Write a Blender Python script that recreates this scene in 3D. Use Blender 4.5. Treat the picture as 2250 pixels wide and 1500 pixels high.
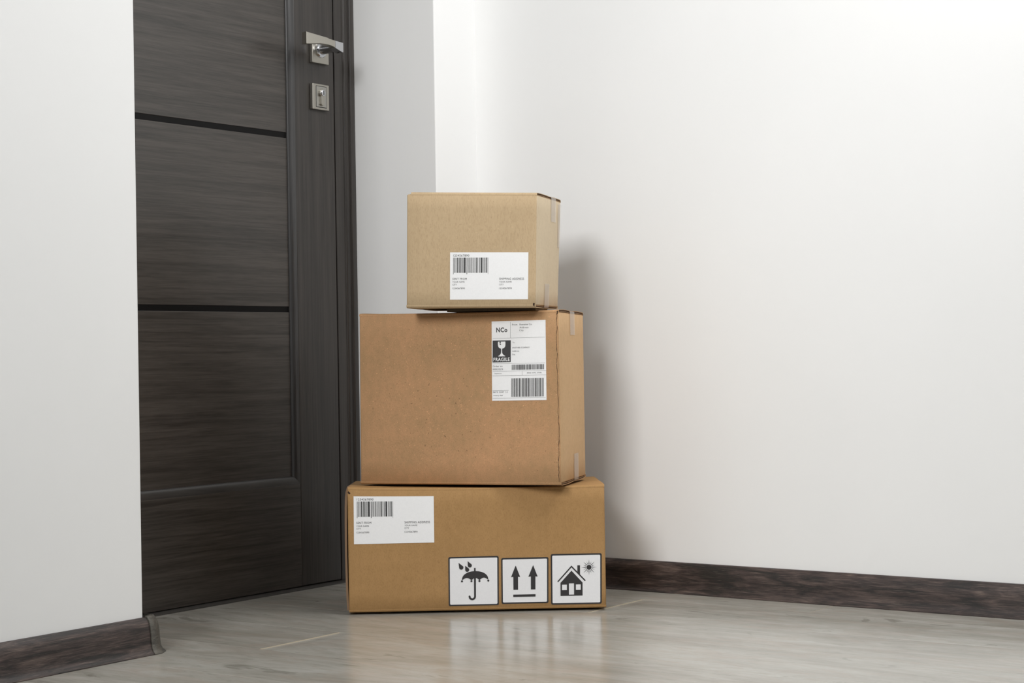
import bpy, math, random
from mathutils import Matrix, Vector, Euler
for o in list(bpy.data.objects): bpy.data.objects.remove(o)
sc = bpy.context.scene
COL = sc.collection
rnd = random.Random(7)

# ------------------------------------------------------------------ camera
HEAD, PITCH, ROLL = 0.6161, 0.0049, -0.01629
fwd = Vector((math.cos(HEAD)*math.cos(PITCH), math.sin(HEAD)*math.cos(PITCH), math.sin(PITCH)))
r0 = Vector((math.sin(HEAD), -math.cos(HEAD), 0)); u0 = r0.cross(fwd)
rt = math.cos(ROLL)*r0 + math.sin(ROLL)*u0
up = -math.sin(ROLL)*r0 + math.cos(ROLL)*u0
cd = bpy.data.cameras.new('camera'); cam = bpy.data.objects.new('camera', cd); COL.objects.link(cam)
cam.matrix_world = Matrix(((rt.x, up.x, -fwd.x, -2.919), (rt.y, up.y, -fwd.y, -2.352), (rt.z, up.z, -fwd.z, 0.46), (0, 0, 0, 1)))
cd.sensor_width = 36; cd.lens = 3924/2250*36; cd.clip_start = .05
sc.camera = cam

# ------------------------------------------------------------------ world and lights
w = bpy.data.worlds.new('world'); sc.world = w; w.use_nodes = True
w.node_tree.nodes['Background'].inputs[0].default_value = (0.985, 0.992, 1, 1)
w.node_tree.nodes['Background'].inputs[1].default_value = 0.27
def area(name, loc, target, sx, sy, power, col=(1, 1, 1)):
    l = bpy.data.lights.new(name, 'AREA'); l.shape = 'RECTANGLE'; l.size = sx; l.size_y = sy; l.energy = power; l.color = col
    o = bpy.data.objects.new(name, l); COL.objects.link(o); o.location = loc
    o.rotation_euler = (Vector(target)-Vector(loc)).to_track_quat('-Z', 'Y').to_euler(); return o
area('window_light', (-3.6, -1.40, 2.1), (-0.1, -0.95, 0.8), 0.95, 1.05, 16).data.spread = math.radians(80)
area('fill_light', (-0.30, -1.6, 2.0), (-0.25, -0.5, 0.6), 0.8, 0.8, 19.5)  # added fill from the right and above to brighten the box ends, no fixture
vs = sc.view_settings
vs.view_transform = 'Standard'; vs.look = 'None'; vs.gamma = 1; vs.use_curve_mapping = False; vs.exposure = 0.0

# ------------------------------------------------------------------ helpers
def link(name, me, mat=None, parent=None, smooth=False):
    o = bpy.data.objects.new(name, me); COL.objects.link(o)
    if mat is not None:
        for m_ in (mat if isinstance(mat, (list, tuple)) else [mat]): me.materials.append(m_)
    if parent is not None: o.parent = parent
    if smooth:
        for p in me.polygons: p.use_smooth = True
    return o
def mesh(name, V, F, mat=None, parent=None, smooth=False, mi=None, sharp=None):
    me = bpy.data.meshes.new(name); me.from_pydata([tuple(v) for v in V], [], F); me.update()
    o = link(name, me, mat, parent, smooth)
    if mi:
        for p, k in zip(me.polygons, mi): p.material_index = k
    import bmesh
    b = bmesh.new(); b.from_mesh(me); bmesh.ops.recalc_face_normals(b, faces=b.faces) if sharp != 'open' else None
    if smooth and sharp != 'open':
        for e in b.edges:
            if len(e.link_faces) == 2 and e.calc_face_angle() > math.radians(sharp or 40): e.smooth = False
    b.to_mesh(me); b.free()
    return o
def box_vf(x0, x1, y0, y1, z0, z1, base=0):
    V = [(x0,y0,z0),(x1,y0,z0),(x1,y1,z0),(x0,y1,z0),(x0,y0,z1),(x1,y0,z1),(x1,y1,z1),(x0,y1,z1)]
    F = [(0,3,2,1),(4,5,6,7),(0,1,5,4),(1,2,6,5),(2,3,7,6),(3,0,4,7)]
    return V, [tuple(i+base for i in f) for f in F]
def bevel(o, wd, seg=2):
    m_ = o.modifiers.new('bevel', 'BEVEL'); m_.width = wd; m_.segments = seg; m_.limit_method = 'ANGLE'; m_.harden_normals = False
def box(name, x0, x1, y0, y1, z0, z1, mat, parent=None, bv=0):
    V, F = box_vf(x0,x1,y0,y1,z0,z1); o = mesh(name, V, F, mat, parent)
    if bv: bevel(o, bv)
    return o
def prism(name, prof, axis, a0, a1, mat, parent=None, smooth=True, sharp=35):
    """closed 2-D profile extruded along a world axis; prof holds the two other coordinates in order"""
    n = len(prof); V = []
    for a in (a0, a1):
        for p, q in prof:
            V.append({'x': (a, p, q), 'y': (p, a, q), 'z': (p, q, a)}[axis])
    F = [(i, (i+1) % n, n+(i+1) % n, n+i) for i in range(n)]+[tuple(range(n))[::-1], tuple(range(n, 2*n))]
    return mesh(name, V, F, mat, parent, smooth, sharp=sharp)
def empty(name, loc=(0,0,0), rz=0, **props):
    o = bpy.data.objects.new(name, None); COL.objects.link(o); o.location = loc; o.rotation_euler = (0,0,rz); o.empty_display_size = .05
    for k, v in props.items(): o[k] = v
    return o
def tag(o, **props):
    for k, v in props.items(): o[k] = v
    return o

# ------------------------------------------------------------------ materials
def S(r, g, b):
    f = lambda c: (c/255/12.92) if c/255 <= .04045 else ((c/255+.055)/1.055)**2.4
    return (f(r), f(g), f(b), 1)
class NT:
    def __init__(s, name):
        s.m = bpy.data.materials.new(name); s.m.use_nodes = True; s.t = s.m.node_tree
        s.b = s.t.nodes['Principled BSDF']; s.tc = s.t.nodes.new('ShaderNodeTexCoord')
    def n(s, typ, **kw):
        x = s.t.nodes.new('ShaderNode'+typ)
        for k, v in kw.items(): setattr(x, k, v)
        return x
    def l(s, a, b): s.t.links.new(a, b)
    def noise(s, scale, sc3=(1,1,1), detail=4, rough=.55, dist=0, offs=None, vec=None):
        mp = s.n('Mapping'); mp.inputs['Scale'].default_value = sc3
        s.l(vec or s.tc.outputs['Object'], mp.inputs[0])
        if offs is not None: s.l(offs, mp.inputs['Location'])
        nz = s.n('TexNoise'); nz.inputs['Scale'].default_value = scale; nz.inputs['Detail'].default_value = detail
        nz.inputs['Roughness'].default_value = rough; nz.inputs['Distortion'].default_value = dist
        s.l(mp.outputs[0], nz.inputs['Vector']); return nz.outputs['Fac']
    def ramp(s, fac, stops):
        r = s.n('ValToRGB'); e = r.color_ramp.elements
        while len(e) < len(stops): e.new(.5)
        for i, (p, c) in enumerate(stops): e[i].position = p; e[i].color = c
        s.l(fac, r.inputs[0]); return r.outputs['Color']
    def mix(s, a, b, fac, mode='MIX'):
        x = s.n('Mix'); x.data_type = 'RGBA'; x.blend_type = mode
        for sock, v in ((x.inputs[0], fac), (x.inputs[6], a), (x.inputs[7], b)):
            if isinstance(v, bpy.types.NodeSocket): s.l(v, sock)
            else: sock.default_value = v
        return x.outputs[2]
    def math(s, a, b, op='MULTIPLY'):
        x = s.n('Math'); x.operation = op
        for sock, v in ((x.inputs[0], a), (x.inputs[1], b)):
            if isinstance(v, bpy.types.NodeSocket): s.l(v, sock)
            else: sock.default_value = v
        return x.outputs[0]
    def bump(s, h, st, d=.001):
        x = s.n('Bump'); x.inputs['Strength'].default_value = st; x.inputs['Distance'].default_value = d
        s.l(h, x.inputs['Height']); s.l(x.outputs[0], s.b.inputs['Normal'])
    def out(s, col, rough=.5, metal=0, spec=.5):
        for k, v in (('Base Color', col), ('Roughness', rough), ('Metallic', metal), ('Specular IOR Level', spec)):
            if isinstance(v, bpy.types.NodeSocket): s.l(v, s.b.inputs[k])
            else: s.b.inputs[k].default_value = v
        return s.m
G = lambda v: (v, v, v, 1)

def m_wall():
    s = NT('white_wall_paint'); a = s.noise(2.2, detail=3); f = s.noise(900, detail=2)
    c = s.ramp(a, [(.3, (.835,.838,.832,1)), (.7, (.86,.862,.856,1))])
    h = s.noise(60, detail=3); s.bump(s.math(h, f, 'ADD'), .05, .0006)
    return s.out(c, .6, spec=.3)
def m_plain(name, col, rough=.5, metal=0, spec=.5): 
    s = NT(name); f = s.noise(400, detail=2)
    c = s.mix(col, tuple(min(1, x*1.08) for x in col[:3])+(1,), f); return s.out(c, rough, metal, spec)
def m_wood(name, sc_long, dark, light, rough=(.28,.42), bump=.12, spec=.5, wav=1.2):
    """sc_long: stretch of the grain on the three axes (small = along the grain)"""
    s = NT(name)
    big = s.noise(1, tuple(c*.35 for c in sc_long), 3, .5, wav)
    fine = s.noise(1, sc_long, 5, .65, wav*.5)
    vf = s.noise(1, tuple(c*4 for c in sc_long), 3, .6, .2)
    t = s.math(s.math(big, .30), s.math(s.math(fine, .40), s.math(vf, .30), 'ADD'), 'ADD')
    c = s.ramp(t, [(.40, dark), (.60, light)])
    s.bump(s.math(fine, vf, 'ADD'), bump, .0006)
    s.b.inputs['IOR'].default_value = 1.58
    r = s.n('MapRange'); s.l(fine, r.inputs[0]); r.inputs[3].default_value = rough[0]; r.inputs[4].default_value = rough[1]
    return s.out(c, r.outputs[0], spec=spec)
def m_floor():
    s = NT('pale_laminate'); oi = s.n('ObjectInfo')
    cmb = s.n('CombineXYZ'); 
    for i, k in enumerate((13.7, 91.3, 5.1)): s.l(s.math(oi.outputs['Random'], k), cmb.inputs[i])
    o = cmb.outputs[0]
    cloud = s.noise(1, (11, 3.2, 1), 5, .62, .8, o)
    streak = s.noise(1, (30, 5.5, 1), 5, .66, .7, o)
    fine = s.noise(1, (190, 26, 1), 4, .7, .3, o)
    knot = s.noise(1, (20, 8, 1), 4, .6, 1.0, o)
    c = s.ramp(s.math(s.math(cloud, .65), s.math(streak, .35), 'ADD'), [(.36, S(152,148,138)), (.5, S(170,167,158)), (.66, S(186,184,176))])
    c = s.mix(c, S(170,155,142), s.math(s.ramp(knot, [(.48, G(0)), (.7, G(1))]), .4))
    c = s.mix(c, S(108,102,92), s.math(s.ramp(knot, [(.30, G(1)), (.37, G(0))]), .5))
    c = s.mix(c, S(126,120,109), s.math(s.ramp(fine, [(.36, G(1)), (.48, G(0))]), .22))
    s.bump(fine, .05, .0004)
    s.b.inputs['IOR'].default_value = 1.75
    r = s.n('MapRange'); s.l(streak, r.inputs[0]); r.inputs[3].default_value = .17; r.inputs[4].default_value = .25
    return s.out(c, r.outputs[0], spec=.5)
def m_baseboard(name, ax):
    s = NT(name)
    k = (lambda a, b, c: (a, b, c)) if ax == 'x' else (lambda a, b, c: (b, a, c))
    big = s.noise(1, k(7, 26, 50), 4, .6, 1.8); st = s.noise(1, k(13, 80, 330), 5, .72, 1.6); fi = s.noise(1, k(26, 300, 1000), 3, .65, .5)
    c = s.ramp(s.math(s.math(big, .5), s.math(st, .5), 'ADD'), [(.38, S(29,24,23)), (.48, S(50,41,39)), (.56, S(72,60,56)), (.66, S(106,92,84))])
    c = s.mix(c, S(30,30,28), s.math(s.ramp(big, [(.34, G(1)), (.45, G(0))]), .7))
    c = s.mix(c, S(138,124,112), s.math(s.ramp(fi, [(.56, G(0)), (.72, G(1))]), .35))
    s.bump(st, .35, .0012)
    return s.out(c, .42, spec=.45)
def m_card(name, a, b, dark, speck=.6, flute=.35, vert=160):
    s = NT(name)
    cl = s.noise(7, (1,1,1), 4, .6); bl = s.noise(1, (90, 90, 60), 4, .65); sp = s.noise(1, (420, 420, 420), 2, .5); fib = s.noise(1, (700, 700, vert), 2, .5)
    c = s.ramp(s.math(s.math(cl, .6), s.math(bl, .4), 'ADD'), [(.35, a), (.65, b)])
    lt = tuple(min(1, x*1.45) for x in b[:3])+(1,)
    c = s.mix(c, lt, s.math(s.ramp(sp, [(.66, G(0)), (.74, G(1))]), speck))
    sd = s.noise(1, (260, 260, 260), 2, .5, 0, None)
    c = s.mix(c, dark, s.math(s.ramp(sd, [(.24, G(1)), (.31, G(0))]), speck*.9))
    c = s.mix(c, dark, s.math(s.ramp(fib, [(.35, G(1)), (.5, G(0))]), .16))
    wv = s.n('TexWave'); wv.wave_type = 'BANDS'; wv.bands_direction = 'X'; wv.inputs['Scale'].default_value = 22; wv.inputs['Distortion'].default_value = .6; wv.inputs['Detail'].default_value = 1
    s.l(s.tc.outputs['Object'], wv.inputs['Vector'])
    h = s.math(s.math(wv.outputs['Fac'], flute), s.math(bl, .5), 'ADD')
    s.bump(h, .22, .0006)
    c = s.mix(c, dark, s.math(wv.outputs['Fac'], flute*.10))
    return s.out(c, .72, spec=.25)

M = {}
M['wall'] = m_wall()
M['ceiling'] = m_plain('white_ceiling_paint', (.84,.84,.83,1), .8)
M['floor'] = m_floor()
M['core'] = m_plain('pale_board_core', S(188,176,154), .7)
M['subfloor'] = m_plain('dark_underlay', S(70,64,56), .8)
D0, D1 = S(44,40,36), S(74,68,63)
M['door_h'] = m_wood('dark_veneer_horizontal_grain', (4.2, 20, 140), D0, D1)
M['door_v'] = m_wood('dark_veneer_vertical_grain', (150, 20, 3.0), S(37,33,30), S(58,53,49), wav=.5)
M['bead'] = m_wood('dark_moulding_wrap', (60, 60, 3.0), S(42,41,41), S(64,63,63), (.26,.34), .1)
M['bead_h'] = m_wood('dark_moulding_wrap_horizontal', (3, 60, 60), S(42,40,39), S(62,60,58), (.26,.34), .1)
M['inlay'] = m_plain('black_gloss_inlay', S(15,14,14), .4, 0, .12)
M['nickel'] = m_plain('satin_nickel', (.42,.40,.355,1), .33, 1)
M['chrome'] = m_plain('polished_chrome', (.58,.59,.61,1), .12, 1)
M['black'] = m_plain('dark_gap', S(14,13,12), .7)
M['base_x'] = m_baseboard('rustic_baseboard_left', 'x'); M['base_y'] = m_baseboard('rustic_baseboard_right', 'y')
M['cap'] = m_plain('grey_corner_cap', S(84,81,74), .45)
M['cap'] = m_wood('grey_corner_cap_grain', (50, 50, 170), S(48,46,42), S(98,95,87), (.35,.5), .4)
M['card_t'] = m_card('kraft_pale', S(186,162,128), S(194,170,136), S(125,98,68), .35, .22)
M['card_m'] = m_card('kraft_reddish', S(168,135,97), S(193,148,108), S(92,68,48), .8, .1, 500)
M['side_t'] = m_card('kraft_pale_end_lit', S(202,184,156), S(210,192,163), S(140,112,84), .12)  # paler than the front: brighter side light put into the colour
M['side_m'] = m_card('kraft_tan_end_lit', S(200,164,122), S(208,172,130), S(130,98,68), .15)  # tan tint is the card's own, extra paleness is side light put into colour
M['card_b'] = m_card('kraft_brown', S(163,127,82), S(176,138,91), S(104,76,46), .25, .2, 300)
M['raw'] = m_plain('raw_corrugated_edge', S(150,118,84), .85)
M['flute'] = m_plain('corrugated_core', S(92,66,44), .9)
M['slot_shade'] = m_plain('opening_shade', S(52,34,22), .9)  # shade inside the slots and the seam, painted as a dark colour
M['paper'] = m_plain('white_label_paper', (.84,.84,.84,1), .55)
M['paper2'] = m_plain('sticker_paper', (.80,.80,.81,1), .45)
M['ink'] = m_plain('black_print', S(46,44,45), .55)
M['inkdeep'] = m_plain('barcode_print', S(42,42,42), .55)
M['inkgrey'] = m_plain('grey_print', S(105,105,105), .55)
def m_tape():
    s = NT('clear_parcel_tape'); c = s.out((.72,.66,.60,1), .22, spec=.5)
    s.b.inputs['Alpha'].default_value = .42; f = s.noise(40, (1,1,1), 2); s.bump(f, .1, .001); return c
M['tape'] = m_tape()

# ------------------------------------------------------------------ room shell
XW, YW, XL, YL = -.1345, -.2045, -.998, -.285
CEIL = 2.65
wl = box('wall_left', -4.6, XL, YL, .18, -.05, CEIL, M['wall']); bevel(wl, .003, 3)
tag(wl, kind='structure', label='white wall left of the door, ending in a corner')
wr = box('wall_right', 0, .16, -4.6, YW, -.05, CEIL, M['wall']); tag(wr, kind='structure', label='large plain white wall right of the boxes')
wb = box('wall_back', XW, .16, YW, .18, -.05, CEIL, M['wall']); bevel(wb, .002, 2)
tag(wb, kind='structure', label='white wall corner beside the door frame, its left side in shade')
wd = box('wall_front', XL, XW, -.02, .18, 2.12, CEIL, M['wall']); tag(wd, kind='structure', label='white wall above the door')
ce = box('ceiling', -4.6, .16, -4.6, .18, CEIL, CEIL+.05, M['ceiling']); tag(ce, kind='structure', label='white ceiling above the corner')

# floor: planks run along y, 19 cm wide; some end joints stand a little proud
fl = empty('floor', (0, 0, 0), kind='structure', label='pale grey-beige laminate floor with faint plank joints')
sub = box('underlay', -4.6, .16, -4.6, .18, -.05, -.009, M['subfloor'], fl)
PW = .19
joints = {0: -.985, 1: -.648, 2: -.34, 3: .02, 4: -.410, 5: -.03, 6: .03}
def plank(x0, x1, y0, y1, dip):
    g = .00018; b = .0003; zb = -.0088; ym = y1-.03
    x0 += g; x1 -= g; V = []
    for y, z in ((y0, 0), (ym, 0), (y1, -dip)):
        V += [(x0,y,zb),(x0,y,z-b),(x0+b,y,z),(x1-b,y,z),(x1,y,z-b),(x1,y,zb)]
    F = []; mi = []
    for k in (0, 6):
        for i in range(5): F.append((k+i, k+i+1, k+i+7, k+i+6)); mi.append(0)
        F.append((k+5, k, k+6, k+11)); mi.append(0)
    F += [(0,1,2,3,4,5), (17,16,15,14,13,12)]; mi += [1, 0]
    return mesh('plank', V, F, [M['floor'], M['core']], fl, mi=mi)
for k in range(-1, 24):
    x1 = -.112-PW*(k-1)+PW*0; x0 = x1-PW
    x1 = min(x1, .15)
    if x0 < -4.6: break
    if x1 <= x0: continue
    j = joints.get(k, -(.35*k*1.7 % 1.29)-.1)
    L = 1.85; y = j
    while y-L > -4.6: y -= L
    ends = [-4.6]
    while y < .16: ends.append(y); y += L
    ends.append(.16)
    for a, b_ in zip(ends, ends[1:]):
        if b_-a < .02: continue
        # the far end dips a little, so the next plank's edge catches the light
        plank(x0, x1, a, b_, .0012 if k in (1, 4) and b_ < 0 else .0003)

# ------------------------------------------------------------------ baseboards
PROF = [(0,0),(.0215,0),(.0218,.0012),(.0175,.0045),(.0148,.010),(.0136,.018),(.0128,.028),(.0118,.038),(.0098,.046),(.0068,.0525),(.0030,.0563),(0,.0568)]
bl = prism('baseboard_left', [(YL-d, z) for d, z in PROF], 'x', -4.6, XL+.003, M['base_x'])
tag(bl, kind='structure', label='dark rustic wood baseboard under the left wall')
br = prism('baseboard_right', [(-d, z) for d, z in PROF], 'y', -4.6, YW, M['base_y'])
tag(br, kind='structure', label='dark rustic wood baseboard along the large right wall')
bb = prism('baseboard_back', [(YW-d, z) for d, z in PROF], 'x', XW-.01, -.006, M['base_x'])
tag(bb, kind='structure', label='short baseboard in the corner hidden behind the boxes')
rr = prism('baseboard_reveal', [(XL+d, z) for d, z in PROF], 'y', YL+.004, -.008, M['base_y'])
tag(rr, kind='structure', label='short baseboard around the left wall corner towards the door')
# corner cap: profile turned round the outer corner
V = []; F = []; n = len(PROF); steps = 8
CX = XL+.020
path = [((XL+.003, YL), (0,-1)), ((XL+.008, YL), (.10,-.995)), ((XL+.014, YL+.001), (.17,-.985))]+[((CX, YL+.006), (math.sin(t*math.pi/2/steps), -math.cos(t*math.pi/2/steps))) for t in range(2, steps+1)]+[((CX, YL+.020), (1,0))]
for (px, py), (dx, dy) in path:
    for d, z in PROF:
        dd = d+.0016 if d > 0 else 0
        V.append((px+dx*dd, py+dy*dd, z*1.035))
for i in range(len(path)-1):
    for j in range(n):
        a = i*n+j; b_ = i*n+(j+1) % n; F.append((a, b_, b_+n, a+n))
F += [tuple(range(n))[::-1], tuple(range((len(path)-1)*n, len(path)*n))]
cap = mesh('trim_2', V, F, M['cap'], smooth=True, sharp=35)
tag(cap, kind='structure', label='grey corner cap on the end of the left baseboard')

# ------------------------------------------------------------------ door
door = empty('door_1', (-.6, .02, 0), kind='structure', label='dark grey-brown wood grain door with black inlay strips and a satin handle')
class P_:  # shift from world to the door's own frame
    pass
def dbox(name, x0, x1, y0, y1, z0, z1, mat, parent=None, bv=0):
    o = box(name, x0, x1, y0, y1, z0, z1, mat, None, bv)
    par = parent or door; o.parent = par
    o.location = -Vector(worldloc(par)); return o
WL = {door.name: Vector((-.6, .02, 0))}
def worldloc(o): return WL.get(o.name, Vector((0,0,0)))
def dadopt(o, par): 
    o.parent = par; o.location = o.location-Vector(worldloc(par)); WL[o.name] = Vector((0,0,0)); return o
YF = .004            # face of stiles and rails
YP = YF+.0085        # recessed panel face
XS0, XS1 = -.3130, -.1965   # lock stile
XH0, XH1 = -1.0, -.90
ZR = .2055           # top of bottom rail (flat part)
DT = 2.05
BW = .0165
dadopt(box('lock_stile', XS0, XS1, YF, YF+.035, .0065, DT, M['door_v'], None, .0015), door)
dadopt(box('hinge_stile', XH0, XH1, YF, YF+.035, .0065, DT, M['door_v'], None, .0015), door)
dadopt(box('bottom_rail', XH1+.0002, XS0-.0002, YF, YF+.035, .0065, ZR, M['door_h'], None, .0008), door)
dadopt(box('top_rail', XH1+.0002, XS0-.0002, YF, YF+.035, 1.92, DT, M['door_h'], None, .0008), door)
# quarter-round beads
def bead_profile(n=6):
    return [(BW*math.sin(t*math.pi/2/n), (YP-YF)*(1-math.cos(t*math.pi/2/n))) for t in range(n+1)]
pr = bead_profile()
prof = [(XS0-a, YF+b_) for a, b_ in pr]+[(XS0-BW, YF+.03), (XS0, YF+.03)]
dadopt(prism('moulding', prof, 'z', ZR-.0, 1.92, M['bead']), door)
prof = [(XH1+a, YF+b_) for a, b_ in pr]+[(XH1+BW, YF+.03), (XH1, YF+.03)]
dadopt(prism('moulding', prof, 'z', ZR, 1.92, M['bead']), door)
prof = [(YF+b_, ZR+a) for a, b_ in pr]+[(YF+.03, ZR+BW), (YF+.03, ZR)]
dadopt(prism('moulding', prof, 'x', XH1, XS0-.0, M['bead_h']), door)
# panels and black inlay strips between them
zs = [ZR+BW-.002, .5408, .5520, .8805, .8915, 1.2250, 1.2345, 1.5690, 1.5785, 1.92]
for i in range(0, 10, 2):
    dadopt(box('panel', XH1+BW-.003, XS0-BW+.0035, YP, YP+.016, zs[i], zs[i+1], M['door_h'], None, .0007), door)
for i in range(1, 9, 2):
    dadopt(box('inlay_strip', XH1+BW, XS0-BW+.002, YP+.0012, YP+.01, zs[i], zs[i+1], M['inlay']), door)
dadopt(box('door_core', XH1, XS0, YP+.0161, YP+.02, .01, 1.92, M['black']), door)

# frame (architrave) on the lock side, with two stepped beads
YC = .001
prof = [(-.1935, .06), (-.1935, YC+.004), (-.1925, YC+.003), (-.1680, YC+.003), (-.1672, YC+.0010), (-.1655, YC-.0002), (-.1640, YC+.0006), (-.1632, YC+.0022),
        (-.1520, YC+.0022), (-.1512, YC-.0008), (-.1495, YC-.0020), (-.1480, YC-.0012), (-.1472, YC), (-.1375, YC), (XW-.0002, YC+.001), (XW-.0002, .06)]
fr = prism('trim_1', prof, 'z', 0, 2.115, M['door_v'], sharp=25)
tag(fr, kind='structure', label='dark stepped door frame upright right of the door')
gap = box('trim_3', -.1966, -.1936, .02, .05, 0, 2.1, M['black']); tag(gap, kind='structure', label='dark rebate between door and frame')
hf = box('trim_4', XL, XW, -.002, .06, 2.056, 2.12, M['door_h']); tag(hf, kind='structure', label='dark head of the door frame')
th = prism('trim_5', [(-.0065,0),(-.0055,.0022),(-.002,.0042),(.004,.0052),(.07,.0052),(.07,0)], 'x', XL+.002, XW-.001, m_plain('dark_threshold', S(58,56,53), .35))
tag(th, kind='structure', label='thin dark threshold strip under the door')

# handle and lock
def disc_ring(cx, cz, r, y0, y1, n=32, r1=None):
    r1 = r if r1 is None else r1
    V = [(cx+r*math.cos(2*math.pi*i/n), y0, cz+r*math.sin(2*math.pi*i/n)) for i in range(n)]
    V += [(cx+r1*math.cos(2*math.pi*i/n), y1, cz+r1*math.sin(2*math.pi*i/n)) for i in range(n)]
    F = [(i, (i+1) % n, n+(i+1) % n, n+i) for i in range(n)]+[tuple(range(n)), tuple(range(n, 2*n))[::-1]]
    return V, F
HX, HZ = -.2440, 1.0590
han = dadopt(box('handle_rosette', HX-.0245, HX+.0245, -.0045, YF, HZ-.0245, HZ+.0245, M['nickel'], None, .0012), door)
def lathe_y(name, prof, cx, cz, mat, n=32):
    V = []; F = []
    for r, y in prof: V += [(cx+r*math.cos(2*math.pi*i/n), y, cz+r*math.sin(2*math.pi*i/n)) for i in range(n)]
    for k in range(len(prof)-1):
        for i in range(n): F.append((k*n+i, k*n+(i+1) % n, (k+1)*n+(i+1) % n, (k+1)*n+i))
    F += [tuple(range(n)), tuple(range((len(prof)-1)*n, len(prof)*n))[::-1]]
    return mesh(name, V, F, mat, None, True)
nk = lathe_y('handle_neck', [(.0155, -.0045), (.0155, -.0075), (.0142, -.009), (.0108, -.0095), (.0102, -.012), (.0090, -.030), (.0078, -.042), (.0072, -.0525)], HX, HZ+.0025, M['chrome'])
def child_world(o, par):  # keep world coordinates under a part of the door
    o.parent = par; o.location = (0, 0, 0); return o
child_world(nk, han)
YA, YB = -.0625, -.0500
top = [(-.3500,1.0770),(-.2870,1.0732),(-.2850,1.0720),(-.2668,1.0706)]
bot = [(-.2668,1.0568),(-.2740,1.0588),(-.2850,1.0598),(-.2970,1.0600),(-.3090,1.0595),(-.3230,1.0575),(-.3500,1.0538)]
o = prism('handle_lever', [(x, z) for x, z in top+bot], 'y', YA, YB, M['nickel'], smooth=False); bevel(o, .0007, 2); child_world(o, han)
o = prism('lever_head', [(-.2665,1.0706),(-.2425,1.0692),(-.2425,1.0500),(-.2490,1.0516),(-.2580,1.0542),(-.2665,1.0567)], 'y', YA, YB+.006, M['chrome'], smooth=False); bevel(o, .0008, 2); child_world(o, han)
LX, LZ = -.2448, .9680
lk = dadopt(box('lock_plate', LX-.0245, LX+.0245, -.0045, YF, LZ-.0255, LZ+.0255, M['nickel'], None, .0014), door)
o = box('lock_insert', LX-.0142, LX+.0152, -.0052, -.003, LZ-.0200, LZ+.0205, m_plain('bright_insert', (.40,.39,.36,1), .4, 1), None, .0003); child_world(o, lk)
o = mesh('insert_outline', *(lambda a: (a[0], a[1]))(box_vf(LX-.0152, LX+.0164, -.00475, -.003, LZ-.0212, LZ+.0216)), M['black']); child_world(o, lk)
prof = []
r = .0082; cz = LZ+.0075; hw = .0048
a0 = math.asin(hw/r)
for i in range(25):
    t = -math.pi/2+a0+(2*math.pi-2*a0)*i/24; prof.append((LX+r*math.cos(t), cz+r*math.sin(t)))
prof += [(LX-hw, LZ-.015), (LX-hw*.6, LZ-.0172), (LX+hw*.6, LZ-.0172), (LX+hw, LZ-.015)]
o = prism('lock_cylinder', prof, 'y', -.0095, -.003, M['nickel'], sharp=30); bevel(o, .0006, 2); child_world(o, lk)
o = lathe_y('lock_plug', [(.0062, -.009), (.0062, -.0112), (.0054, -.0118)], LX, cz, M['chrome'], 24); child_world(o, lk)
o = box('keyhole', LX-.0008, LX+.0008, -.0121, -.0115, cz-.0042, cz+.0042, M['black']); child_world(o, lk)
# sub-parts keep world coordinates: their parents were shifted, compensate
for par in (han, lk):
    for ch in par.children: ch.location = (0, 0, 0)

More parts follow.
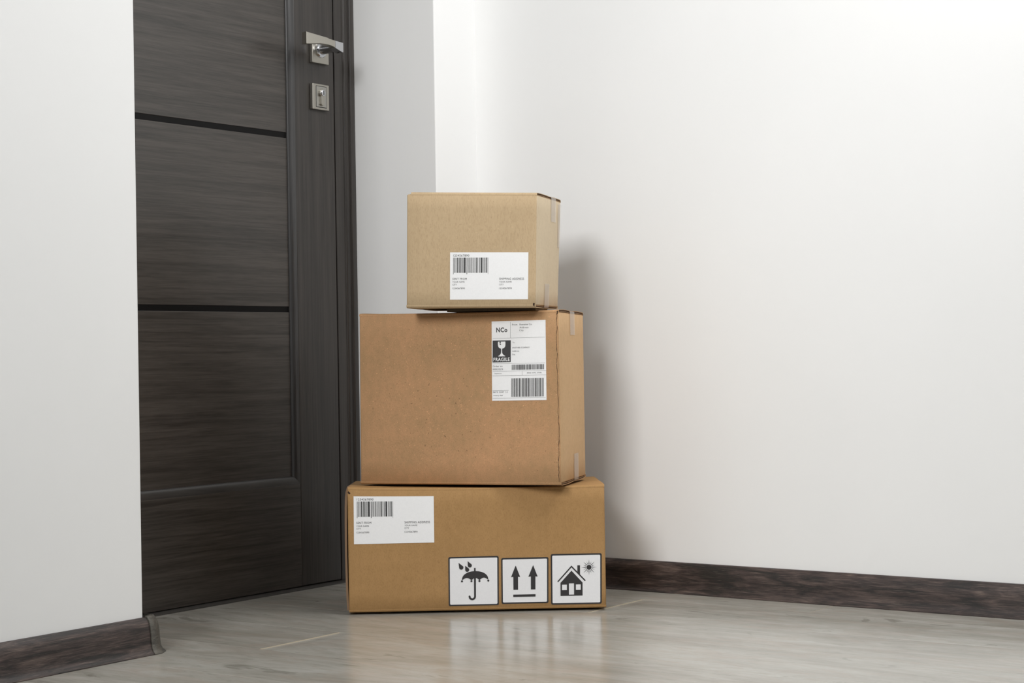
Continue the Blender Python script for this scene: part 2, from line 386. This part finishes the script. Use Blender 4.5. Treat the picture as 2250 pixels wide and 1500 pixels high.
# ------------------------------------------------------------------ cartons
class Carton:
    def __init__(s, name, x, y, a, W, D, H, z0, mat, corner, k=1, vs=0, **props):
        s.k, s.vs = k, vs
        s.W, s.D, s.H, s.mat, s.corner = W, D, H, mat, corner
        s.root = empty(name, (x, y, z0), a, **props); s.bulge = .0016; s.side = None; s.sag = 0
    def P(s, u, w_, v, off=0):
        """local point of the carton after the cardboard's small warps; off = distance out of the front face"""
        W, D, H = s.W, s.D, s.H
        fu, fw, fv = min(1, max(0, u/W)), min(1, max(0, w_/D)), min(1, max(0, v/H))
        du = dz = 0
        for i in (0, 1):
            for j in (0, 1):
                for k in (0, 1):
                    c = s.corner.get((i, j, k))
                    if c:
                        q = (fu if i else 1-fu)*(fw if j else 1-fw)*(fv if k else 1-fv); du += q*c[0]; dz += q*c[1]
        bf = s.bulge*math.sin(math.pi*fu)*math.sin(math.pi*fv)
        bs = s.bulge*math.sin(math.pi*fw)*math.sin(math.pi*fv)
        dz -= s.sag*math.sin(math.pi*fu)**.6*fv**8*(1-.5*fw) if 0 < fu < 1 else 0
        k = s.k
        return ((u+du+(bs if fu > .9 else 0))*k, (w_-bf*(1-fw)-off)*k, (v+dz)*k)
    def m(s, name, V, F, mat, parent=None, smooth=False, **k):
        return mesh(name, V, F, mat, parent or s.root, smooth, **k)
    def body(s):
        W, D, H = s.W, s.D, s.H; r = .003
        out = []
        def edge(a, b_, n): return [(a[0]+(b_[0]-a[0])*i/n, a[1]+(b_[1]-a[1])*i/n) for i in range(n)]
        def ring(ins):
            o = []; rr = r
            x0, x1, y0, y1 = ins, W-ins, ins, D-ins
            cs = [((x1-rr, y0+rr), -90), ((x1-rr, y1-rr), 0), ((x0+rr, y1-rr), 90), ((x0+rr, y0+rr), 180)]
            segs = []
            for (cx, cy), a in cs: segs.append([(cx+rr*math.cos(math.radians(a+t*30)), cy+rr*math.sin(math.radians(a+t*30))) for t in range(4)])
            for i in range(4):
                o += segs[i]; a, b_ = segs[i][-1], segs[(i+1) % 4][0]; o += edge(a, b_, 8)[1:]
            return o
        t = .0042
        lv = [(t-.0010, .0035), (t-.0003, .0012), (t+.0012, 0)]+[(t+.0012+(H-2*t-.0024)*i/8, 0) for i in range(1, 8)]+[(H-t-.0012, 0), (H-t+.0003, .0012), (H-t+.0010, .0035)]
        V = []; n = 0
        for z, ins in lv:
            R = ring(ins); n = len(R); V += [s.P(a, b_, z) for a, b_ in R]
        F = []
        for k in range(len(lv)-1):
            for i in range(n): F.append((k*n+i, k*n+(i+1) % n, (k+1)*n+(i+1) % n, (k+1)*n+i))
        F += [tuple(range(n))[::-1], tuple(range((len(lv)-1)*n, len(lv)*n))]
        o = s.m('body', V, F, [s.mat, s.side or s.mat], smooth=True, sharp=60)
        for p in o.data.polygons:
            if p.normal.x > .8: p.material_index = 1
    def flap(s, top, front, ua, ub, lift=.001, sag=0):
        """major flap: rounded fold out of the front (or back) panel, then flat to the middle seam; two liners with a core between"""
        W, D, H = s.W, s.D, s.H; T = .0040; R = .0044
        def sheet(o0, o1, u0, u1):
            cols = 14; pts0 = []; pts1 = []
            def line(off):
                L = []
                rr = max(.0003, R-off)
                L.append((off, H-R-.0006))
                for t in range(6):
                    a = t*math.pi/2/5; L.append((R-rr*math.cos(a), H-R+rr*math.sin(a)))
                for t in range(1, 9): L.append((R+(D/2-R-.0006)*t/8, H-off))
                return L
            A, B = line(o0), line(o1); K = len(A); V = []
            for c in range(cols+1):
                u = u0+(u1-u0)*c/cols; e = abs(2*c/cols-1)
                for L in (A, B):
                    for w_, z in L:
                        f = w_/(D/2)
                        zz = z+(lift*e**2*math.sin(math.pi*min(1, f)) if f > .03 else 0)-sag*(1-e**2)*min(1, f*8)*(1 if top else 0)
                        V.append(s.P(u, w_ if front else D-w_, zz if top else H-zz))
            F = []
            for c in range(cols):
                b0, b1 = c*2*K, (c+1)*2*K
                for k in range(K-1):
                    F.append((b0+k, b0+k+1, b1+k+1, b1+k)); F.append((b0+K+k, b1+K+k, b1+K+k+1, b0+K+k+1))
                F.append((b0, b1, b1+K, b0+K)); F.append((b0+K-1, b0+2*K-1, b1+2*K-1, b1+K-1))
            for b0 in (0, cols*2*K):
                for k in range(K-1): F.append((b0+k, b0+K+k, b0+K+k+1, b0+k+1))
            return V, F
        V, F = sheet(0, .0008, ua, ub)
        p = s.m('top_flap' if top else 'bottom_flap', V, F, s.mat, smooth=True, sharp=50)
        V, F = sheet(T-.0008, T, ua+.0002, ub-.0006); s.m('inner_liner', V, F, M['raw'], p)
        V, F = sheet(.0009, T-.0009, ua+.0022, ub-.0022); s.m('corrugated_core', V, F, M['flute'], p)
    def flaps(s, ua=0, ub=None, lift=.001, sag=0):
        ub = s.W if ub is None else ub
        for top in (True, False):
            for front in (True, False): s.flap(top, front, ua if top else 0.0, ub, lift, sag)
    def tape(s, w0, w1, top, down, side=True, name='tape'):
        """tape over the flap seam, folded down over the side"""
        H = s.H; V = []; F = []
        e = .0010
        pts = [(s.W*.3, e*.6), (s.W*.7, e*.6), (s.W-.004, e*.6), (s.W-.001, e*.5), (s.W+.0008, -.0006), (s.W+.0014, -.003)]+[(s.W+.0014-.0004*i/5, -.003-(down-.003)*i/5) for i in range(1, 6)]
        pts = [(u, H+z) if top else (u, -z) for u, z in pts]
        for i, (u, z) in enumerate(pts):
            for k in range(5): 
                q = s.P(u, w0+(w1-w0)*k/4, z); V.append((q[0], q[1], q[2]))
        for i in range(len(pts)-1):
            for k in range(4): a = i*5+k; F.append((a, a+1, a+6, a+5))
        s.m(name, V, F, M['tape'], smooth=True, sharp='open')
    # flat print on the front face; all coordinates in metres on the face
    def quadgrid(s, name, quad, off, mat, parent, nu=10, nv=8, rad=0, th=0):
        V = []; F = []
        (a, b_, c, d) = quad  # bl, br, tr, tl
        for j in range(nv+1):
            for i in range(nu+1):
                fu, fv = i/nu, j/nv
                u = (1-fv)*((1-fu)*a[0]+fu*b_[0])+fv*((1-fu)*d[0]+fu*c[0]); v = (1-fv)*((1-fu)*a[1]+fu*b_[1])+fv*((1-fu)*d[1]+fu*c[1])
                V.append(s.P(u, 0, v+s.vs, off))
        for j in range(nv):
            for i in range(nu): k = j*(nu+1)+i; F.append((k, k+1, k+nu+2, k+nu+1))
        return s.m(name, V, F, mat, parent, sharp='open')
    def shapes(s, name, polys, off, mat, parent):
        V = []; F = []
        for p in polys:
            b_ = len(V); V += [s.P(u, 0, v, off) for u, v in p]; F.append(tuple(range(b_, len(V))))
        return s.m(name, V, F, mat, parent, sharp='open')

_tc = {}
def text2d(t, bold=0):
    if (t, bold) in _tc: return _tc[t, bold]
    cu = bpy.data.curves.new('txt', 'FONT'); cu.body = t; cu.resolution_u = 3; cu.offset = bold; cu.space_character = 1.12
    ob = bpy.data.objects.new('txt', cu); COL.objects.link(ob)
    bpy.context.view_layer.update()
    dg = bpy.context.evaluated_depsgraph_get(); ev = ob.evaluated_get(dg); me = ev.to_mesh()
    V = [(v.co.x, v.co.y) for v in me.vertices]; F = [tuple(p.vertices) for p in me.polygons]
    ev.to_mesh_clear(); bpy.data.objects.remove(ob); bpy.data.curves.remove(cu)
    xs = [v[0] for v in V]; 
    _tc[t, bold] = (V, F, min(xs), max(xs)); return _tc[t, bold]
CAPH = None
class Sheet:
    """collects print on a label given in label pixels; maps to the carton's face"""
    def __init__(s, box_, fn): s.c, s.fn = box_, fn; s.V = []; s.F = []; s.lines = []
    def text(s, t, x0, x1, ytop, ybase, bold=0):
        V, F, a, b_ = text2d(t, bold)
        cap = max(y for x, y in text2d('H')[0])
        base = 0; L = []
        for x, y in V:
            L.append(s.fn(x0+(x-a)/(b_-a)*(x1-x0), ybase-(y/cap)*(ybase-ytop)))
        s.lines.append((L, F))
    def rect(s, x0, x1, y0, y1):
        b_ = len(s.V); s.V += [s.fn(x0, y1), s.fn(x1, y1), s.fn(x1, y0), s.fn(x0, y0)]; s.F.append((b_, b_+1, b_+2, b_+3))
    def poly(s, pts):
        b_ = len(s.V); s.V += [s.fn(*p) for p in pts]; s.F.append(tuple(range(b_, len(s.V))))
    def build(s, name, off, mat, parent):
        if s.lines:
            for V_, F_ in s.lines: s.c.m(name, [s.c.P(u, 0, v+s.c.vs, off) for u, v in V_], F_, mat, parent, sharp='open')
            return
        V = [s.c.P(u, 0, v+s.c.vs, off) for u, v in s.V]
        return s.c.m(name, V, s.F, mat, parent, sharp='open')
def circ(cx, cy, r, n=20): return [(cx+r*math.cos(2*math.pi*i/n), cy+r*math.sin(2*math.pi*i/n)) for i in range(n)]

# carton positions (front-left base corner, heading of the front, width, depth, height)
cb = Carton('cardboard_box', -.5293, -.3004, -.9252, .4545, .250, .2203, .0040, M['card_b'],
    {(0,0,1): (0,.0018), (1,0,1): (0,-.0018), (0,1,1): (.0,-.0060), (1,1,1): (-.0,-.0055)}, k=.995,
    label='wide low brown cardboard box on the floor, bottom of the stack, with three handling stickers', category='box')
cm = Carton('cardboard_box', -.4640, -.2779, -1.209, .3720, .2042, .3092, .2234, M['card_m'],
    {(0,0,0): (-.0015,.001), (0,0,1): (.001,.001), (1,0,1): (0,.0006), (1,1,1): (0,-.002)}, k=.988, vs=.001,
    label='large reddish-brown cardboard box in the middle of the stack with a white FRAGILE label', category='box')
ct = Carton('cardboard_box', -.4772, -.4007, -1.1547, .2331, .2296, .2030, .5345, M['card_t'],
    {(0,0,0): (-.0022,.0022), (1,0,0): (-.0026,-.0012), (0,0,1): (.002,.0042), (1,0,1): (.0028,-.0045), (1,1,1): (.0050,.0006), (1,1,0): (-.0040,0), (0,1,1): (.002,.004), (0,1,0): (0,.001)}, k=.988,
    label='small pale cardboard box on top of the stack with a white shipping label', category='box')
cb.sag, cm.sag = .0034, .0016
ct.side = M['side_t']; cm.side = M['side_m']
for c in (cb, cm, ct): c.body()
cb.flaps(.001, .4545, .0004, .0022); cm.flaps(0, .3722, .0014, .0006); ct.flaps(.0075, .2333, .0006, .0)
cm.tape(.0860, .1230, True, .043); cm.tape(.1010, .1370, False, .050)
ct.tape(.1290, .1750, True, .045); ct.tape(.0780, .1240, False, .044)
# extra tape patch round the far edge of the top box
V = []; F = []
for j in range(7):
    for k in range(4): V.append(ct.P(ct.W+.0009, .201+.0292*k/3, .114+.080*j/6))
for j in range(6):
    for k in range(3): a = j*4+k; F.append((a, a+1, a+5, a+4))
ct.m('tape', V, F, M['tape'], smooth=True, sharp='open')
# support: folded inner flaps under the top box that touch the box below
V, F = box_vf(.05, ct.W-.02, .09, ct.D-.02, -.0042, .004); ct.m('inner_flap', [(a*ct.k, b_*ct.k, c*ct.k) for a, b_, c in V], F, M['card_t'])
V, F = box_vf(.03, cb.W-.03, .11, cb.D-.02, -.0040, .004); cb.m('inner_flap', V, F, M['card_b'])

# glued corner seam of the middle box: gap at the front panel's cut edge, its shade painted as a ragged strip
V = []; F = []; n = 70
r2 = random.Random(3); off = 0
for i in range(n+1):
    v = .006+(cm.H-.012)*i/n; off = .75*off+r2.uniform(-.0007, .0007); wdt = .00030+r2.random()*.00045*(1 if r2.random() < .6 else 1.8)
    u = cm.W-.0036+off
    V += [cm.P(u, 0, v, .0004), cm.P(u+wdt, 0, v, .0004)]
for i in range(n): F.append((2*i, 2*i+1, 2*i+3, 2*i+2))
cm.m('seam_shade', V, F, M['slot_shade'], sharp='open')
V = []; F = []
for i in range(46):
    v = r2.uniform(.01, cm.H-.01) if i > 22 else r2.uniform(.015, .09); u = cm.W-.0042-r2.random()*.005; L = .0008+r2.random()*.002; h = .00025
    b_ = len(V); a = r2.uniform(-.4, .4)
    V += [cm.P(u, 0, v, .0004), cm.P(u+L, 0, v+L*a, .0007), cm.P(u+L, 0, v+L*a+h, .0007), cm.P(u, 0, v+h, .0004)]; F.append((b_, b_+1, b_+2, b_+3))
tf = cm.m('torn_fibres', V, F, m_plain('paper_fibre', S(226,196,152), .8), sharp='open'); tf['kind'] = 'stuff'
# left edge of the bottom box: end panel stands out a little behind the front
V = []; F = []; n = 24
for i in range(n+1):
    v = .004+(cb.H-.004)*i/n; bow = .0056-.0022*(abs(2*i/n-1)**3) + r2.uniform(-.0001, .0001)
    if v > cb.H-.012: bow -= (v-cb.H+.012)*.25
    for (du, dw) in ((-bow, .0030), (-bow, .16), (-bow+.0038, .16), (-bow+.0038, .0030)): V.append(cb.P(0, dw, v) if False else (du+cb.P(0, dw, v)[0], cb.P(0, dw, v)[1], cb.P(0, dw, v)[2]))
for i in range(n):
    for k in range(4): a = i*4+k; b_ = i*4+(k+1) % 4; F.append((a, b_, b_+4, a+4))
F += [(0,1,2,3), (n*4+3, n*4+2, n*4+1, n*4)]
cb.m('end_panel', V, F, m_plain('end_panel_edge', S(128,102,78), .85), sharp=40)
# corner slots where the flaps were cut: flat patches, the holes' shade painted dark
def slot_shade(c, u, v, pts, name='corner_slot_shade'):
    V = [c.P(u+a, 0, v+b_, .0006) for a, b_ in pts]; c.m(name, V, [tuple(range(len(V)))], M['slot_shade'], sharp='open')
slot_shade(cb, .0008, cb.H-.0105, [(0,.0005),(.0012,-.0012),(.0030,-.0022),(.0046,-.0010),(.0042,.0010),(.0028,.0012),(.0020,.0030),(.0006,.0032)])
slot_shade(ct, ct.W-.0050, .0045, [(0,.0005),(.0010,-.0018),(.0028,-.0022),(.0030,-.0006),(.0034,.0022),(.0020,.0034),(.0006,.0026)])
slot_shade(cm, cm.W-.0030, cm.H-.0065, [(0,.0045),(.0004,.0010),(.0002,-.0022),(.0014,-.0014),(.0018,.0020),(.0022,.0048)])

# ---- labels
BARS = [(0,8),(20,12),(44,4),(56,3),(66,3),(76,6),(95,20),(124,4),(134,3),(146,24),(180,6),(192,3),(204,10),(220,4),(232,3),(240,5),(252,36),(294,4),(316,12),(336,3),(352,4),(362,6),(378,8),(392,3),(410,13),(430,3),(440,3),(452,3),(464,5),(476,3),(488,6),(502,3),(514,5),(526,3),(540,20),(566,5),(580,4),(604,4),(614,6),(626,8),(648,36),(704,5),(716,4),(726,6),(740,5),(758,6),(770,12),(788,8),(812,5)]
def ship_label(c, q, name='shipping_label'):
    """q: four corners bl, br, tr, tl of the paper on the face"""
    lab = c.quadgrid(name, q, .0005, M['paper'], c.root)
    bl_, br_, tr_, tl_ = q
    def fn(x, y):
        fu, fv = (x-120)/1820, 1-(y-190)/1107
        return ((1-fv)*((1-fu)*bl_[0]+fu*br_[0])+fv*((1-fu)*tl_[0]+fu*tr_[0]), (1-fv)*((1-fu)*bl_[1]+fu*br_[1])+fv*((1-fu)*tl_[1]+fu*tr_[1]))
    sh = Sheet(c, fn)
    for x, wd_ in BARS:
        deep = x in (0, 316, 812); sh.rect(195+x, 195+x+wd_, 312, 700 if deep else 668)
    sh.build('barcode', .0008, M['inkdeep'], lab)
    sh = Sheet(c, fn)
    sh.text('1234567890', 195, 570, 238, 288)
    sh.text('SENT FROM', 180, 515, 785, 832); sh.text('YOUR NAME', 180, 462, 864, 900); sh.text('CITY', 180, 280, 927, 964); sh.text('1234567890', 180, 468, 1012, 1050)
    sh.text('SHIPPING ADDRESS', 1270, 1845, 785, 835); sh.text('YOUR NAME', 1270, 1560, 866, 900); sh.text('CITY', 1270, 1372, 927, 964); sh.text('1234567890', 1270, 1563, 1014, 1052)
    sh.build('printed_text', .0008, M['ink'], lab)
ship_label(cb, [(.0105,.1200),(.1520,.1210),(.1523,.2042),(.0110,.2042)])
ship_label(ct, [(.0795,.0142),(.2195,.0142),(.2195,.0972),(.0795,.0972)])

# middle box: the FRAGILE label
q = [(.2490,.1488),(.3481,.1494),(.3486,.2910),(.2497,.2905)]
lab = cm.quadgrid('shipping_label', q, .0005, M['paper'], cm.root)
def fnm(x, y):
    y2 = y-162; x2 = x-(140+13*y2/1195)
    fu, fv = x2/812, 1-y2/1195
    return ((1-fv)*((1-fu)*q[0][0]+fu*q[1][0])+fv*((1-fu)*q[3][0]+fu*q[2][0]), (1-fv)*((1-fu)*q[0][1]+fu*q[1][1])+fv*((1-fu)*q[3][1]+fu*q[2][1]))
sh = Sheet(cm, fnm)
sh.text('NCo', 212, 378, 262, 328, .028); sh.build('company_initials', .0008, M['ink'], lab)
sh = Sheet(cm, fnm)
sh.text('From', 450, 528, 208, 232); sh.text('Noname Co.', 562, 752, 208, 232); sh.text('Address', 562, 697, 253, 277); sh.text('City', 560, 622, 296, 320)
sh.text('To', 458, 487, 480, 500); sh.text('ANOTHER COMPANY', 452, 714, 558, 579); sh.text('Address', 455, 557, 609, 629); sh.text('City', 452, 499, 658, 678)
sh.text('Order no', 162, 308, 829, 854); sh.text('00003/0274', 162, 316, 875, 899)
sh.text('0062 3372 37381', 675, 893, 938, 957)
sh.text('0473 3347 12', 165, 385, 1217, 1240); sh.text('Priority Mail', 175, 312, 1269, 1288)
sh.build('printed_text', .0008, M['ink'], lab)
sh = Sheet(cm, fnm)
sh.text('Shipment no.', 188, 298, 943, 958); sh.build('printed_text', .0008, M['inkgrey'], lab)
for x0, x1, y in ((158,940,421),(158,945,804),(160,960,918),(160,960,984),(160,400,1204),(160,955,1320)):
    sh = Sheet(cm, fnm); sh.rect(x0, x1, y-1.4, y+1.4); sh.build('ruled_line', .0008, M['inkgrey'], lab)
for x, y0, y1 in ((426,180,421),(603,918,984)):
    sh = Sheet(cm, fnm); sh.rect(x-1.4, x+1.4, y0, y1); sh.build('ruled_line', .0008, M['inkgrey'], lab)
rb = random.Random(11)
sh = Sheet(cm, fnm)
def bars(sh, x0, x1, y0, y1, step):
    x = x0
    while x < x1-3:
        w_ = rb.choice((3, 4, 5, 7, 10)); w_ = min(w_, x1-x); sh.rect(x, x+w_, y0, y1); x += w_+rb.choice((3, 4, 5, 8))*step
bars(sh, 448, 928, 822, 900, 1.0); sh.build('barcode', .0008, M['inkdeep'], lab)
sh = Sheet(cm, fnm); bars(sh, 442, 926, 1026, 1302, 1.0); sh.build('barcode', .0008, M['inkdeep'], lab)
# black fragile square with white glass and word
sh = Sheet(cm, fnm); sh.rect(158, 431, 455, 783); fr_ = sh.build('fragile_mark', .0008, M['ink'], lab)
sh = Sheet(cm, fnm)
bowlL = [(240,472),(238,500),(240,530),(248,555),(262,570),(280,577)]
bowlR = [(312,577),(330,570),(345,553),(351,530),(352,500),(350,472)]
sh.poly([(240,472)]+bowlL[1:]+[(286,578),(288,610),(286,640),(278,662),(262,678),(246,686),(246,695),(348,695),(348,686),(330,678),(312,662),(303,640),(301,610),(303,578)]+bowlR+[(278,472),(284,488),(276,500),(286,512),(278,526),(262,512),(268,500),(260,488),(266,472)])
cm.m('glass_symbol', [cm.P(u, 0, v+cm.vs, .0011) for u, v in sh.V], sh.F, M['paper'], lab, sharp='open')
sh = Sheet(cm, fnm); sh.text('FRAGILE', 172, 417, 716, 765, .022); sh.build('fragile_word', .0011, M['paper'], lab)

# ---- handling stickers on the bottom box (label pixels as in a 4.41x crop)
def rrect(x0, x1, y0, y1, r, n=6):
    P = []
    for cx, cy, a in ((x1-r,y0+r,-90),(x1-r,y1-r,0),(x0+r,y1-r,90),(x0+r,y0+r,180)):
        for i in range(n+1): t = math.radians(a+90*i/n); P.append((cx+r*math.cos(t), cy+r*math.sin(t)))
    return P
def sticker(quad, X0, X1, Y0, Y1, bd=14):
    def fn(x, y):
        fu, fv = (x-X0)/(X1-X0), 1-(y-Y0)/(Y1-Y0); a, b_, c, d = quad
        return ((1-fv)*((1-fu)*a[0]+fu*b_[0])+fv*((1-fu)*d[0]+fu*c[0]), (1-fv)*((1-fu)*a[1]+fu*b_[1])+fv*((1-fu)*d[1]+fu*c[1]))
    sh = Sheet(cb, fn); sh.poly(rrect(X0, X1, Y0, Y1, 16)); st = sh.build('handling_sticker', .0006, M['ink'], cb.root)
    sh = Sheet(cb, fn); sh.poly(rrect(X0+bd, X1-bd, Y0+bd+1, Y1-bd, 10)); sh.build('sticker_face', .0009, M['paper2'], st)
    return st, fn
def mmq(l): return [(a/1000, b_/1000) for a, b_ in l]
# 1 umbrella
st, fn = sticker(mmq([(175.7,8.4),(264.3,8.4),(265.3,95.7),(176.3,95.0)]), 112, 605, 808, 1295)
sh = Sheet(cb, fn)
sh.poly([(363,921),(378,921),(378,956),(363,956)])
N = 24
dome = [(373+129*-math.cos(math.pi*i/N), 1040-88*math.sin(math.pi*i/N)**.85) for i in range(N+1)]
def scal(x0, x1, yb, h, n=8): return [(x0+(x1-x0)*i/n, yb-h*math.sin(math.pi*i/n)) for i in range(n+1)]
low = scal(502, 415, 1042, 24)+scal(415, 337, 1042, 22)[1:]+scal(337, 244, 1042, 24)[1:]
sh.poly(dome+low[1:-1])
for cx, cy in ((244,1051),(337,1051),(415,1051),(502,1049)): sh.poly(circ(cx, cy, 10))
hook = [(380,1015),(380,1204)]+[(344+36*math.cos(math.pi*i/12), 1204+36*math.sin(math.pi*i/12)) for i in range(1, 12)]+[(308,1204),(309,1196),(318,1192),(326,1198),(327,1204)]+[(344-17*math.cos(math.pi*i/10), 1204+17*math.sin(math.pi*i/10)) for i in range(1, 10)]+[(362,1204),(362,1015)]
sh.poly(hook)
def drop(tx, ty, cx, cy, r):
    a = math.atan2(ty-cy, tx-cx); P = [(tx, ty)]
    for i in range(17): t = a+math.radians(55)+math.radians(250)*i/16; P.append((cx+r*math.cos(t), cy+r*math.sin(t)))
    return P
sh.poly(drop(212,867,238,914,21)); sh.poly(drop(276,897,296,938,20)); sh.poly(drop(301,852,322,896,20))
sh.build('umbrella_symbol', .0012, M['ink'], st)
# 2 arrows
st, fn = sticker(mmq([(269.0,10.4),(352.0,10.4),(353.3,92.3),(269.5,91.7)]), 625, 1083, 820, 1270)
sh = Sheet(cb, fn)
for cx, a, b_, l, r_ in ((765,742,787,720,808),(934,912,956,888,978)):
    sh.poly([(cx,895),(r_,1008),(b_,1006),(b_,1133),(a,1133),(a,1006),(l,1008)])
sh.rect(740, 957, 1180, 1203); sh.build('arrow_symbol', .0012, M['ink'], st)
# 3 house and sun
st, fn = sticker(mmq([(356.8,7.3),(446.4,7.3),(447.8,97.5),(357.4,97.3)]), 1108, 1602, 790, 1275)
sh = Sheet(cb, fn)
sh.poly([(1200,1067),(1308,952),(1415,1067),(1415,1192),(1332,1192),(1332,1073),(1282,1073),(1282,1192),(1200,1192)])
sh.poly([(1170,1052),(1308,903),(1446,1046),(1438,1056),(1308,921),(1178,1060)])
sh.poly([(1365,902),(1391,902),(1391,998),(1365,970)])
sh.poly(circ(1478,923,24,28))
for i in range(16):
    t = 2*math.pi*i/16; L = 76 if i % 2 == 0 else 60; wv = 3.6 if i % 2 == 0 else 2.8
    c_, s_ = math.cos(t), math.sin(t)
    sh.poly([(1478+30*c_-wv*s_, 923+30*s_+wv*c_), (1478+30*c_+wv*s_, 923+30*s_-wv*c_), (1478+L*c_, 923+L*s_)])
sh.build('house_symbol', .0012, M['ink'], st)
sh = Sheet(cb, fn)
sh.rect(1215, 1262, 1085, 1137); sh.rect(1350, 1397, 1085, 1137); sh.rect(1282, 1332, 1180, 1181)
sh.build('window_symbol', .0014, M['paper2'], st)
sh = Sheet(cb, fn); sh.rect(1281, 1333, 1181, 1192); sh.build('house_sill', .0013, M['ink'], st)
